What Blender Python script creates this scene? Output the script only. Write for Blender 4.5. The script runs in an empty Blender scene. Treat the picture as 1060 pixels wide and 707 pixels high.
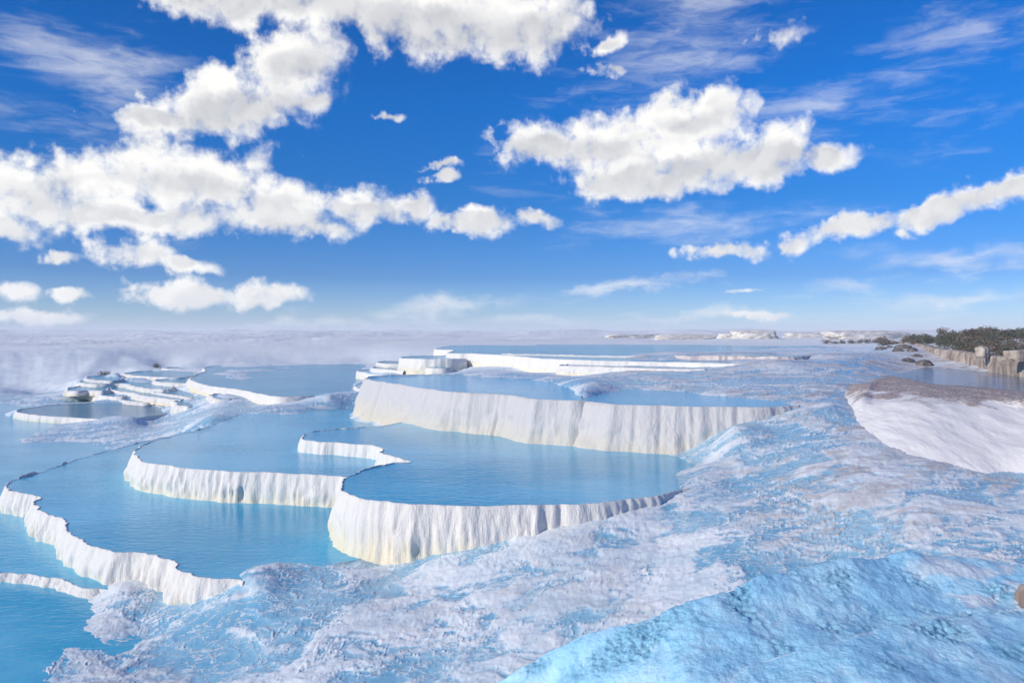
import bpy, math, random
import numpy as np
from math import radians as R

# ------------------------------------------------------------------ basics
F, HX, HY, CZ = 824.0, 530.0, 346.0, 6.0      # survey of the photograph: focal length, eye level, eye height
sc = bpy.context.scene
C = sc.collection
random.seed(7)
SUN_EL, SUN_DIR = R(25.0), (-0.86, -0.51)      # sun low, from the left and slightly behind


def P(px, py, h):
    """A surveyed point: image position and depth below the eye -> world point."""
    d = F * h / (py - HY)
    return ((px - HX) / F * d, d, CZ - h)


def link(name, me, mat, parent=None):
    o = bpy.data.objects.new(name, me)
    C.objects.link(o)
    if mat is not None:
        me.materials.append(mat)
    if parent is not None:
        o.parent = parent
    return o


def tag(o, label=None, cat=None, group=None, kind=None):
    for k, v in (('label', label), ('category', cat), ('group', group), ('kind', kind)):
        if v:
            o[k] = v
    return o


def thing(name, label, cat, loc=(0, 0, 0), group=None):
    o = bpy.data.objects.new(name, None)
    o.empty_display_size = 0.2
    C.objects.link(o)
    o.location = loc
    return tag(o, label, cat, group)


# ------------------------------------------------------------------ noise
_rng = np.random.RandomState(11)
_perm = np.concatenate([_rng.permutation(256)] * 3).astype(np.int32)
_ang = _rng.rand(256) * 2 * np.pi
_g2 = np.stack([np.cos(_ang), np.sin(_ang)], 1).astype(np.float32)
_g3 = _rng.randn(256, 3)
_g3 = (_g3 / np.linalg.norm(_g3, axis=1)[:, None]).astype(np.float32)


def _fade(t):
    return t * t * t * (t * (t * 6 - 15) + 10)


def perlin2(x, y):
    xi = np.floor(x); yi = np.floor(y)
    xf = (x - xi).astype(np.float32); yf = (y - yi).astype(np.float32)
    xi = xi.astype(np.int64) & 255; yi = yi.astype(np.int64) & 255
    u, v = _fade(xf), _fade(yf)

    def g(ix, iy, dx, dy):
        k = _perm[_perm[(xi + ix) & 255] + ((yi + iy) & 255)]
        return _g2[k, 0] * dx + _g2[k, 1] * dy
    a = g(0, 0, xf, yf); b = g(1, 0, xf - 1, yf)
    c = g(0, 1, xf, yf - 1); d = g(1, 1, xf - 1, yf - 1)
    return 1.5 * ((a + (b - a) * u) + ((c + (d - c) * u) - (a + (b - a) * u)) * v)


def perlin3(x, y, z):
    xi = np.floor(x); yi = np.floor(y); zi = np.floor(z)
    xf, yf, zf = x - xi, y - yi, z - zi
    xi = xi.astype(np.int64) & 255; yi = yi.astype(np.int64) & 255; zi = zi.astype(np.int64) & 255
    u, v, w = _fade(xf), _fade(yf), _fade(zf)

    def g(i, j, k):
        q = _perm[_perm[_perm[(xi + i) & 255] + ((yi + j) & 255)] + ((zi + k) & 255)]
        return _g3[q, 0] * (xf - i) + _g3[q, 1] * (yf - j) + _g3[q, 2] * (zf - k)

    def lerp(a, b, t):
        return a + (b - a) * t
    return 1.5 * lerp(lerp(lerp(g(0, 0, 0), g(1, 0, 0), u), lerp(g(0, 1, 0), g(1, 1, 0), u), v),
                      lerp(lerp(g(0, 0, 1), g(1, 0, 1), u), lerp(g(0, 1, 1), g(1, 1, 1), u), v), w)


def fbm2(x, y, oct=4, gain=0.5):
    s = 0; a = 1.0
    for i in range(oct):
        s = s + a * perlin2(x + 17.3 * i, y - 9.1 * i)
        x = x * 2.03; y = y * 2.03; a *= gain
    return s


def sstep(a, b, x):
    t = np.clip((x - a) / (b - a), 0, 1)
    return t * t * (3 - 2 * t)


# ------------------------------------------------------------------ materials
class NT:
    def __init__(s, tree):
        s.t = tree; s.n = tree.nodes; s.l = tree.links

    def node(s, typ, **kw):
        n = s.n.new(typ)
        for k, v in kw.items():
            setattr(n, k, v)
        return n

    def put(s, sock, v):
        if isinstance(v, bpy.types.NodeSocket):
            s.l.new(v, sock)
        elif v is not None:
            sock.default_value = v

    def math(s, op, a, b=None, c=None, clamp=False):
        n = s.node('ShaderNodeMath', operation=op, use_clamp=clamp)
        for i, v in enumerate((a, b, c)):
            if v is not None:
                s.put(n.inputs[i], v)
        return n.outputs[0]

    def vmath(s, op, a, b=None, c=None):
        n = s.node('ShaderNodeVectorMath', operation=op)
        for i, v in enumerate((a, b, c)):
            if v is not None:
                s.put(n.inputs[i], v)
        return n.outputs['Value'] if op == 'LENGTH' else n.outputs[0]

    def noise(s, vec, scale, detail=4, rough=0.5, dist=0.0, out='Fac'):
        n = s.node('ShaderNodeTexNoise')
        s.put(n.inputs['Vector'], vec)
        n.inputs['Scale'].default_value = scale
        n.inputs['Detail'].default_value = detail
        n.inputs['Roughness'].default_value = rough
        n.inputs['Distortion'].default_value = dist
        return n.outputs[out]

    def noise2(s, vec, scale, detail=4, rough=0.5, dist=0.0, out='Fac'):
        o = s.noise(vec, scale, detail, rough, dist, out)
        o.node.noise_dimensions = '2D'
        return o

    def mapr(s, v, a, b, c=0.0, d=1.0, smooth=True):
        n = s.node('ShaderNodeMapRange', interpolation_type='SMOOTHSTEP' if smooth else 'LINEAR')
        s.put(n.inputs[0], v)
        for i, x in enumerate((a, b, c, d)):
            s.put(n.inputs[i + 1], x)
        return n.outputs[0]

    def mix(s, fac, a, b, mode='MIX'):
        n = s.node('ShaderNodeMix', data_type='RGBA', blend_type=mode)
        s.put(n.inputs[0], fac)
        for k, v in ((6, a), (7, b)):
            if isinstance(v, tuple) and len(v) == 3:
                v = (*v, 1)
            s.put(n.inputs[k], v)
        return n.outputs[2]

    def attr(s, name):
        return s.node('ShaderNodeAttribute', attribute_name=name).outputs['Fac']


def new_mat(name):
    m = bpy.data.materials.new(name)
    m.use_nodes = True
    t = NT(m.node_tree)
    b = next(n for n in t.n if n.type == 'BSDF_PRINCIPLED')
    pos = t.node('ShaderNodeNewGeometry').outputs['Position']
    return m, t, b, pos


def bump(t, b, h, strength, dist):
    n = t.node('ShaderNodeBump')
    n.inputs['Strength'].default_value = strength
    n.inputs['Distance'].default_value = dist
    t.put(n.inputs['Height'], h)
    t.l.new(n.outputs[0], b.inputs['Normal'])


def mat_rim(name, white=(0.83, 0.80, 0.745), stain=(0.82, 0.70, 0.43), grey=(0.60, 0.58, 0.56), stain_amt=0.75):
    m, t, b, pos = new_mat(name)
    st = t.vmath('MULTIPLY', pos, (1.0, 1.0, 0.16))
    streak = t.noise(st, 6.5, 7, 0.68)
    drip = t.noise(t.vmath('MULTIPLY', pos, (1.0, 1.0, 0.10)), 17.0, 4, 0.6)
    mott = t.noise(pos, 2.2, 4, 0.6)
    fine = t.noise(pos, 26.0, 4, 0.65)
    tt = t.attr('fall')
    col = t.mix(t.mapr(streak, 0.50, 0.78, 0, 0.55), white, grey)
    col = t.mix(t.mapr(mott, 0.55, 0.8, 0, 0.35), col, (0.74, 0.66, 0.55))
    col = t.mix(t.mapr(drip, 0.56, 0.74, 0, 0.42), col, grey)
    s = t.math('MULTIPLY', t.mapr(t.math('ADD', tt, t.math('MULTIPLY', t.math('SUBTRACT', streak, 0.5), 0.9)), 0.30, 0.95), stain_amt)
    col = t.mix(s, col, stain)
    t.put(b.inputs['Base Color'], col)
    b.inputs['Roughness'].default_value = 0.72
    b.inputs['Specular IOR Level'].default_value = 0.25
    h = t.math('ADD', t.math('ADD', t.math('MULTIPLY', streak, 0.7), t.math('MULTIPLY', drip, 0.45)), t.math('MULTIPLY', fine, 0.3))
    bump(t, b, h, 0.9, 0.05)
    return m


def mat_water(name, deep=(0.025, 0.40, 0.62), pale=(0.085, 0.53, 0.77), rough=0.05, wave=0.012):
    m, t, b, pos = new_mat(name)
    cl = t.noise(t.vmath('MULTIPLY', pos, (0.5, 0.9, 1)), 0.35, 4, 0.55)
    col = t.mix(t.mapr(cl, 0.38, 0.64), deep, pale)
    t.put(b.inputs['Base Color'], col)
    b.inputs['Roughness'].default_value = rough
    b.inputs['IOR'].default_value = 1.33
    b.inputs['Specular IOR Level'].default_value = 0.28
    w1 = t.noise(t.vmath('MULTIPLY', pos, (1.0, 2.1, 1)), 3.2, 3, 0.55, 0.4)
    w2 = t.noise(t.vmath('MULTIPLY', pos, (1.3, 2.3, 1)), 11.0, 2, 0.5)
    h = t.math('ADD', w1, t.math('MULTIPLY', w2, 0.28))
    bump(t, b, h, 1.0, wave)
    return m


def mat_ground(name='travertine ground'):
    m, t, b, pos = new_mat(name)
    wet, dirt = t.attr('wet'), t.attr('dirt')
    n1 = t.noise(pos, 1.1, 6, 0.62)
    n2 = t.noise(t.vmath('MULTIPLY', pos, (1, 1.7, 1)), 8.0, 8, 0.68)
    fine = t.noise(pos, 60.0, 3, 0.7)
    n4 = t.noise(t.vmath('MULTIPLY', pos, (0.5, 1.2, 1)), 3.1, 6, 0.65, 0.8)
    col = t.mix(t.mapr(n1, 0.4, 0.7), (0.80, 0.84, 0.85), (0.58, 0.69, 0.75))
    col = t.mix(t.attr('haze_tint'), col, (0.875, 0.88, 0.84))  # ground whitened with distance: a hazy paleness put into the colour
    col = t.mix(t.mapr(n2, 0.56, 0.74, 0, 0.5), col, (0.45, 0.54, 0.62))
    col = t.mix(t.math('MULTIPLY', t.mapr(n4, 0.38, 0.62), t.math('MULTIPLY', dirt, 0.95)), col, (0.40, 0.30, 0.255))
    wcol = t.mix(t.mapr(n1, 0.35, 0.7), (0.19, 0.44, 0.61), (0.37, 0.60, 0.72))
    wf = t.mapr(t.math('ADD', wet, t.math('MULTIPLY', t.math('SUBTRACT', n2, 0.5), 1.1)), 0.15, 0.95)
    n5 = t.noise(t.vmath('MULTIPLY', pos, (1, 1.5, 1)), 2.6, 5, 0.62, 0.6)
    web = t.mapr(t.math('ABSOLUTE', t.math('SUBTRACT', n5, 0.5)), 0.004, 0.03, 1.0, 0.0)
    wf = t.math('MULTIPLY', wf, t.math('SUBTRACT', 1.0, t.math('MULTIPLY', web, 0.8)))
    col = t.mix(wf, col, wcol)
    # dry specks of grit and dead leaves
    vo = t.node('ShaderNodeTexVoronoi'); vo.inputs['Scale'].default_value = 3.3
    t.put(vo.inputs['Vector'], pos)
    sp = t.math('MULTIPLY', t.math('LESS_THAN', vo.outputs['Distance'], t.math('MULTIPLY', n2, 0.14)), t.mapr(n1, 0.47, 0.6))
    col = t.mix(t.math('MULTIPLY', sp, 0.8), col, (0.13, 0.105, 0.09))
    t.put(b.inputs['Base Color'], col)
    t.put(b.inputs['Roughness'], t.mapr(wf, 0, 1, 0.7, 0.22))
    b.inputs['Specular IOR Level'].default_value = 0.3
    amp = t.math('SUBTRACT', 1.0, t.math('MULTIPLY', wf, 0.8))
    h = t.math('MULTIPLY', t.math('ADD', t.math('MULTIPLY', n2, 0.8), t.math('MULTIPLY', fine, 0.5)), amp)
    bump(t, b, h, 0.8, 0.016)
    return m


def mat_bank():
    m, t, b, pos = new_mat('travertine bank')
    fl = t.noise(t.vmath('MULTIPLY', pos, (2.0, 0.35, 0.35)), 1.4, 5, 0.6, 0.3)
    n = t.noise(pos, 3.0, 6, 0.65)
    n2 = t.noise(pos, 14.0, 6, 0.7)
    crest = t.attr('crest')
    col = t.mix(t.mapr(fl, 0.45, 0.72, 0, 0.5), (0.76, 0.74, 0.72), (0.60, 0.585, 0.58))
    f = t.mapr(t.math('ADD', crest, t.math('MULTIPLY', t.math('SUBTRACT', n, 0.5), 1.4)), 0.3, 0.85)
    br = t.mix(t.mapr(n2, 0.4, 0.65), (0.30, 0.225, 0.205), (0.66, 0.585, 0.555))
    col = t.mix(f, col, br)
    t.put(b.inputs['Base Color'], col)
    b.inputs['Roughness'].default_value = 0.8
    b.inputs['Specular IOR Level'].default_value = 0.2
    h = t.math('ADD', t.math('MULTIPLY', fl, 0.5), t.math('MULTIPLY', n2, t.math('ADD', 0.12, t.math('MULTIPLY', f, 0.8))))
    bump(t, b, h, 0.9, 0.07)
    return m


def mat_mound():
    m, t, b, pos = new_mat('blue shade-tinted travertine')  # blue of the shaded side put into the base colour; crest stays pale
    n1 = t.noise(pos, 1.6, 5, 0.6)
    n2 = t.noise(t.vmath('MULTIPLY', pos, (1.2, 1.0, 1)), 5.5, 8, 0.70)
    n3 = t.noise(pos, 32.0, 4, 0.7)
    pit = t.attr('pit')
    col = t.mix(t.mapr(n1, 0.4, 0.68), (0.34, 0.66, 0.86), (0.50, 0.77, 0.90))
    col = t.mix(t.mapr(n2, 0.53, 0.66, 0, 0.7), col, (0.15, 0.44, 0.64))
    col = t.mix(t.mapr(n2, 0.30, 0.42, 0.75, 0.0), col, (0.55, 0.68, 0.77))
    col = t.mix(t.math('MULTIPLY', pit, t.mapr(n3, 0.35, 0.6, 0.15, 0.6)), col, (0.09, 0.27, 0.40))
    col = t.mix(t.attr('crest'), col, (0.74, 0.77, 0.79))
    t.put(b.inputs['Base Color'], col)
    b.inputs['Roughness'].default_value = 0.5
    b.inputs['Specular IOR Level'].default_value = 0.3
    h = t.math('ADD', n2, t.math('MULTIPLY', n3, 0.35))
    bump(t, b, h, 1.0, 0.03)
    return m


def mat_simple(name, c1, c2, scale, rough=0.85, bd=0.02, stretch=(1, 1, 1)):
    m, t, b, pos = new_mat(name)
    n = t.noise(t.vmath('MULTIPLY', pos, stretch), scale, 6, 0.65)
    t.put(b.inputs['Base Color'], t.mix(t.mapr(n, 0.35, 0.68), c1, c2))
    b.inputs['Roughness'].default_value = rough
    b.inputs['Specular IOR Level'].default_value = 0.2
    if bd:
        bump(t, b, n, 0.9, bd)
    return m


M_RIM = mat_rim('travertine curtain', (0.74, 0.715, 0.67), (0.76, 0.655, 0.41), (0.52, 0.505, 0.49))
M_RIM_DULL = mat_rim('shaded travertine', (0.57, 0.555, 0.545), (0.66, 0.585, 0.41), (0.47, 0.455, 0.45), 0.6)  # greyer copy of the curtain; dim light on these walls put into its colour
M_BROWN = mat_rim('stained travertine', (0.62, 0.55, 0.52), (0.66, 0.58, 0.52), (0.26, 0.19, 0.17), 0.3)
M_WATER = mat_water('pool water')
M_SHALLOW = mat_water('shallow milky water', (0.05, 0.44, 0.65), (0.17, 0.59, 0.78), 0.05, 0.012)
M_WATER_FAR = mat_water('pool water with a breeze on it', (0.015, 0.32, 0.51), (0.05, 0.43, 0.63), 0.09, 0.06)
M_WATER_DARK = mat_water('dark pool water', (0.018, 0.19, 0.33), (0.045, 0.28, 0.43), 0.07, 0.05)
M_CHANNEL = mat_water('channel water', (0.05, 0.12, 0.20), (0.11, 0.19, 0.27), 0.05, 0.02)
M_GROUND = mat_ground()
M_BANK = mat_bank()
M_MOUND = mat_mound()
M_WALL = mat_simple('weathered stone', (0.22, 0.165, 0.135), (0.52, 0.45, 0.38), 2.2, 0.9, 0.05, (1.0, 1.0, 0.35))
M_ROCK = mat_simple('dark rock', (0.05, 0.05, 0.055), (0.22, 0.19, 0.175), 5.0)
M_PALE = mat_simple('pale travertine', (0.52, 0.47, 0.42), (0.80, 0.77, 0.72), 1.2, 0.85, 0.1, (1, 1, 3.0))
M_SHRUB = mat_simple('shrub leaves', (0.06, 0.07, 0.05), (0.14, 0.14, 0.095), 3.0, 0.7, 0)
M_DRY = mat_simple('dry shrub leaves', (0.10, 0.085, 0.07), (0.22, 0.17, 0.12), 3.0, 0.8, 0)
M_TWIG = mat_simple('twig', (0.06, 0.045, 0.035), (0.12, 0.09, 0.07), 8.0, 0.9, 0)


# ------------------------------------------------------------------ terrain
CTRL = [
    (828, 421, 1.86), (845, 420, 1.84), (253, 603.5, 4.03), (1350, 560, 2.9), (1500, 620, 3.1), (1500, 800, 3.7), (1400, 1000, 4.3), (1750, 720, 3.5), (1700, 560, 2.8), (1900, 1000, 4.3), (480, 385.6, 1.85), (510, 385.6, 1.85), (545, 385.6, 1.85), (120, 424, 4.5), (150, 425, 4.5), (120, 428, 4.5), (152, 428, 4.42), (468, 384.5, 2.3), (415, 388, 2.55), (455, 375, 2.0), (480, 385.5, 2.02), (500, 385.5, 2.02), (530, 385.5, 2.0), (490, 372, 1.75), (540, 378, 1.8), (520, 385, 1.98), (802, 377.5, 1.22), (775, 379, 1.30), (830, 374, 1.15), (760, 383, 1.42), (800, 383, 1.40),
    # foot of the front pools and the crusty slope in front
    (360, 581, 4.05), (391, 583, 4.06), (442, 574, 3.85), (503, 562, 3.62), (551, 552, 3.47), (595, 543, 3.34), (646, 531, 3.2), (700, 512, 3.05),
    (250, 707, 4.56), (400, 707, 4.42), (520, 707, 4.32), (200, 680, 4.60), (120, 700, 4.675), (0, 707, 4.695), (-120, 707, 4.72),
    (250, 650, 4.38), (400, 625, 4.12), (450, 660, 4.22), (550, 600, 3.78), (600, 640, 3.95), (680, 560, 3.45), (750, 580, 3.4), (850, 560, 3.2), (640, 585, 3.62),
    (750, 530, 3.1), (850, 500, 2.7), (950, 540, 2.85), (1060, 560, 2.9), (1060, 500, 2.6), (1200, 540, 2.7), (800, 450, 2.35), (730, 483, 2.85),
    (690, 471, 3.03), (870, 440, 2.12), (886, 420, 1.9), (840, 470, 2.45), (945, 478, 2.45), (1003, 492, 2.56), (760, 440, 2.2),
    (600, 900, 4.6), (0, 900, 5.0), (1100, 900, 4.2), (400, 1300, 4.9), (1100, 1300, 4.6), (-300, 1300, 5.0),
    # pool A floor and its shore
    (150, 575, 4.6), (250, 560, 4.55), (60, 540, 4.6), (300, 572, 4.3), (255, 614, 4.14), (300, 607, 4.08), (345, 597, 4.03), (215, 612, 4.3), (120, 470, 4.5), (200, 520, 4.4),
    # lower pool on the left
    (40, 560, 5.0), (40, 480, 5.0), (-120, 500, 5.0), (-120, 600, 4.95), (100, 628, 4.68), (150, 645, 4.655), (60, 680, 4.70), (90, 650, 4.715), (10, 630, 4.95), (30, 655, 4.80), (180, 625, 4.50),
    (-300, 560, 4.95), (-300, 640, 4.9), (0, 440, 4.9), (-200, 440, 4.8),
    # foam flats between the lower pool and the steps
    (80, 457, 4.555), (30, 462, 4.60), (150, 440, 4.49), (220, 434, 3.42), (100, 415, 4.15), (172, 417, 4.1), (210, 428, 3.7), (60, 424, 4.5),
    # under pools B, C, E, F
    (250, 468, 3.75), (300, 445, 3.7), (500, 511, 3.7), (450, 490, 3.75), (600, 500, 3.35), (470, 409, 2.3), (460, 446, 3.15), (368, 430, 3.6), (680, 432, 2.45), (560, 425, 2.6),
    (640, 464, 3.12), (567, 454, 3.15), (400, 447, 3.3), (760, 440, 2.3),
    # behind E and F
    (590, 393, 1.70), (650, 393, 1.68), (690, 400, 1.76), (740, 403, 1.73), (800, 409, 1.78), (835, 414, 1.82), (850, 400, 1.62), (750, 393, 1.6), (850, 385, 1.47),
    (900, 370, 1.1), (720, 384, 1.5), (870, 375, 1.2),
    # under G, I, H
    (600, 366, 1.65), (500, 387, 2.0), (560, 385, 2.0), (600, 389, 1.85), (440, 388, 2.4), (400, 380, 2.6), (700, 363, 1.5), (430, 378, 2.25),
    # upper left: J and the steps
    (300, 395, 3.4), (330, 410.5, 2.96), (362, 408, 2.95), (378, 404, 2.9), (340, 421, 3.3), (300, 416, 3.25), (258, 421, 3.5), (200, 408, 3.55), (120, 405, 3.98), (150, 392, 3.5), (200, 384, 3.2), (110, 412, 4.3), (160, 412, 4.15),
    (300, 375.4, 2.9), (200, 376, 2.9), (360, 375.4, 2.9), (250, 400, 3.3), (350, 390, 3.3),
    # left bank and hills
    (20, 408, 4.45), (0, 402, 4.42), (-150, 408, 4.45), (0, 398, 4.45), (100, 391, 3.95), (-150, 398, 4.45), (50, 394.5, 4.2), (0, 377, 2.8), (100, 376, 2.78), (-150, 377, 2.8), (50, 376.5, 2.8), (150, 375.5, 2.8),
    (0, 365, 2.2), (0, 356, 1.6), (200, 370, 2.45), (150, 363, 1.85), (150, 356, 1.5), (300, 364, 2.0), (300, 355, 1.25), (-200, 356, 1.6), (400, 364, 1.9), (400, 356, 1.3), (0, 350, 1.1), (200, 350, .9), (400, 350, .8),
    # far centre
    (500, 354.6, 1.18), (500, 350, 0.8), (700, 354.6, 1.15), (700, 350, 0.75), (850, 353, 0.95), (850, 360, 1.1),
    # right: channel and field behind the wall
    (1000, 397, 1.75), (1060, 399, 1.75), (940, 383, 1.6), (1150, 405, 1.75), (1000, 353, 0.42), (1060, 362, 0.72), (1060, 348, 0.15), (1150, 365, 0.75), (980, 356, 0.6), (950, 352, 0.5),
    (1200, 352, 0.15),
]
def warp_uv(X, Y):
    Yc = np.maximum(Y, 0.0) + 3.0
    return np.stack([3.2 * X / Yc, 1.6 * np.log(Yc)], -1)


def tps_phi(r2):
    return 0.5 * r2 * np.log(r2 + 1e-9)


def tps_fit(uv, z, lam=2e-4):
    n = len(uv)
    d2 = ((uv[:, None] - uv[None]) ** 2).sum(-1)
    A = np.zeros((n + 3, n + 3))
    A[:n, :n] = tps_phi(d2) + lam * np.eye(n)
    A[:n, n] = 1; A[:n, n + 1:] = uv
    A[n, :n] = 1; A[n + 1:, :n] = uv.T
    return np.linalg.solve(A, np.concatenate([z, [0, 0, 0]]))


def base_z(X, Y):
    sh = X.shape
    uv = warp_uv(X.ravel(), Y.ravel())
    out = np.empty(len(uv))
    for i in range(0, len(uv), 40000):
        q = uv[i:i + 40000]
        d2 = ((q[:, None] - cuv[None]) ** 2).sum(-1)
        out[i:i + 40000] = tps_phi(d2) @ _w[:-3] + _w[-3] + q @ _w[-2:]
    return out.reshape(sh)


def grid_mesh(name, V, nu, nv, attrs=None, smooth=True):
    """V: (nu*nv, 3) array, row-major nu rows of nv."""
    me = bpy.data.meshes.new(name)
    i = np.arange(nu - 1)[:, None] * nv + np.arange(nv - 1)[None]
    q = np.stack([i, i + 1, i + nv + 1, i + nv], -1).reshape(-1, 4).astype(np.int32)
    me.vertices.add(len(V)); me.vertices.foreach_set('co', V.astype(np.float32).ravel())
    me.loops.add(q.size); me.loops.foreach_set('vertex_index', q.ravel())
    me.polygons.add(len(q)); me.polygons.foreach_set('loop_start', (np.arange(len(q)) * 4).astype(np.int32))
    me.polygons.foreach_set('use_smooth', np.full(len(q), smooth))
    me.update(calc_edges=True)
    for k, a in (attrs or {}).items():
        at = me.attributes.new(k, 'FLOAT', 'POINT')
        at.data.foreach_set('value', a.astype(np.float32).ravel())
    return me


def build_ground():
    near = np.linspace(-3.0, 5.0, 26)[:-1]
    mid = 1.0 / np.linspace(1 / 5.0, 1 / 90.0, 760)
    farr = np.geomspace(90, 1550, 110)[1:]
    ys = np.concatenate([near, mid, farr])
    us = np.concatenate([np.linspace(-2.2, -0.74, 40)[:-1], np.linspace(-0.74, 0.74, 1050), np.linspace(0.74, 2.2, 40)[1:]])
    Y = np.repeat(ys[:, None], len(us), 1)
    X = us[None] * (np.maximum(Y, 0.0) + 2.0) / 1.12
    ri = np.unique(np.append(np.arange(0, len(ys), 2), len(ys) - 1)); ci = np.unique(np.append(np.arange(0, len(us), 3), len(us) - 1))
    Zc = base_z(X[np.ix_(ri, ci)], Y[np.ix_(ri, ci)])
    Zc = np.stack([np.interp(np.arange(len(us)), ci, r_) for r_ in Zc])
    Z = np.stack([np.interp(np.arange(len(ys)), ri, c_) for c_ in Zc.T], 1)
    d = np.maximum(Y, 1.0)
    # flow-stretched relief: low dams of crust with wet hollows between them
    wx = X + 0.55 * fbm2(X * 0.5, Y * 0.5, 3); wy = Y + 0.55 * fbm2(X * 0.5 + 40, Y * 0.5 + 7, 3)
    ca, sa = math.cos(R(24)), math.sin(R(24))
    fx, fy = ca * wx + sa * wy, -sa * wx + ca * wy
    lo = fbm2(fx * 0.24, fy * 0.5, 4)
    mid_ = fbm2(fx * 0.8, fy * 1.35, 4, 0.55)
    rid = 1 - np.abs(fbm2(fx * 1.1 + 5, fy * 1.9, 3)) * 1.7
    rid = np.clip(rid, 0, 1) ** 3
    hi = fbm2(X * 7.0, Y * 9.0, 3, 0.6)
    fade = sstep(70, 16, d)
    rel = 0.45 * lo + 0.45 * mid_ + 0.12 * rid + 0.07 * hi + 0.16 * fbm2(X * 2.6 + 5, Y * 5.0, 4, 0.6)
    # how wet each stretch is
    w_left = sstep(2.5, -2.0, X) * sstep(19, 12, Y) * (0.75 + 0.45 * fbm2(X * 0.35 + 3, Y * 0.5, 2))
    w_right = 0.62 * sstep(1.0, 3.0, X) * sstep(17.5, 10, Y)
    w_mid = 0.58 * sstep(14, 18, Y) * sstep(-4, 2, X) * sstep(45, 30, Y)
    w_back = 0.8 * sstep(-3, -8, X) * sstep(25, 30, Y) * sstep(62, 50, Y)
    wetness = np.clip(0.30 + 0.36 * np.maximum(w_left, np.maximum(w_right, np.maximum(w_mid, w_back))), 0, 1)
    thr = -0.62 + 1.0 * wetness
    # little rimstone dams follow the contours; a film of water lies behind each
    ph = Z * 6.0 + 1.5 * mid_ + 1.1 * lo + 0.25 * fbm2(X * 4.0, Y * 5.5, 2)
    fr = ph - np.floor(ph)
    ph2 = Z * 15.0 + 1.9 * fbm2(fx * 1.6 + 30, fy * 2.4, 3) + 0.5 * fbm2(X * 6, Y * 8, 2)
    fr2 = ph2 - np.floor(ph2)
    dam = np.exp(-((1 - fr) / 0.10) ** 2) + 0.55 * np.exp(-((1 - fr2) / 0.13) ** 2)
    patch = sstep(-0.35, 0.35, fbm2(X * 0.55 + 21, Y * 0.8, 3))
    film = (0.22 * sstep(0.75, 0.2, fr) + 0.14 * sstep(0.8, 0.25, fr2)) * (0.35 + 0.65 * patch)
    wet = sstep(thr + 0.42, thr - 0.34, rel - film + 0.30 * dam * patch)
    rel2 = np.maximum(rel, thr - 0.25 + 0.06 * hi)
    amp = 0.040 * sstep(4, 9, d) + 0.012
    grain = (0.0035 * perlin2(X * 16, Y * 24) + 0.003 * perlin2(X * 37, Y * 52)) * (0.4 + 0.9 * (1 - patch))
    Z = Z + (rel2 - thr * 0.6) * amp * (0.35 + 0.65 * fade) + (grain * (1 - 0.7 * wet) + 0.014 * dam * (0.3 + 0.7 * patch)) * fade
    # the rolling hills far off
    hillm = sstep(70, 170, d)
    hs_ = np.minimum(d, 520) / 300.0
    Z = Z + hillm * (hs_ * (1.7 * fbm2(X * 0.010, Y * 0.007, 4, 0.5) + 1.2 * (0.4 - np.abs(fbm2(X * 0.016 + 7, Y * 0.010, 3)))) + 0.32 * fbm2(X * 0.10, Y * 0.05, 4, 0.6) * sstep(900, 300, d))
    lbank = sstep(58, 63, d) * sstep(95, 75, d) * sstep(-10, -22, X)
    Z = Z + lbank * 0.22 * (fbm2(X * 0.22, Y * 0.2, 3))
    # brown staining: on the right-hand flats, round the channel and in the field
    dirt = 0.75 * sstep(1.5, 6, X) * sstep(9, 14, Y) * sstep(60, 40, Y) * (0.6 + 0.8 * fbm2(X * 0.3, Y * 0.5, 3))
    dirt = np.maximum(dirt, 0.9 * sstep(0.36, 0.45, X / np.maximum(Y, 1) + 0.03 * fbm2(X * 0.8, Y * 0.8, 3)) * sstep(15.5, 19, Y) * sstep(50, 34, Y))
    field = sstep(0.45, 0.52, X / np.maximum(Y, 1)) * sstep(27, 31, Y) * sstep(130, 90, Y)
    dirt = np.maximum(dirt, field)
    dirt = np.maximum(dirt, 0.22 * sstep(-0.2, 0.3, fbm2(X * 0.5 + 9, Y * 0.8, 3)) * sstep(30, 15, d))
    wet = wet * (1 - field) * sstep(95, 68, d) * sstep(75, 62, np.where(X < -18, d, 0))
    fp = fbm2(X * 0.035, Y * 0.016, 4, 0.65)
    wet = np.maximum(wet, 0.16 * sstep(0.0, 0.5, fp) * sstep(75, 105, d))
    dirt = np.maximum(dirt, 0.32 * sstep(0.2, 0.6, fbm2(X * 0.03 + 50, Y * 0.013, 4, 0.65)) * sstep(95, 140, d))
    V = np.stack([X, Y, Z], -1).reshape(-1, 3)
    me = grid_mesh('ground', V, len(ys), len(us), {'wet': wet, 'dirt': np.clip(dirt, 0, 1), 'haze_tint': sstep(55, 110, d) * (1 - field)})
    o = link('ground', me, M_GROUND)
    return tag(o, 'crusted white and pale blue travertine ground around the pools', None, None, 'structure')



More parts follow.
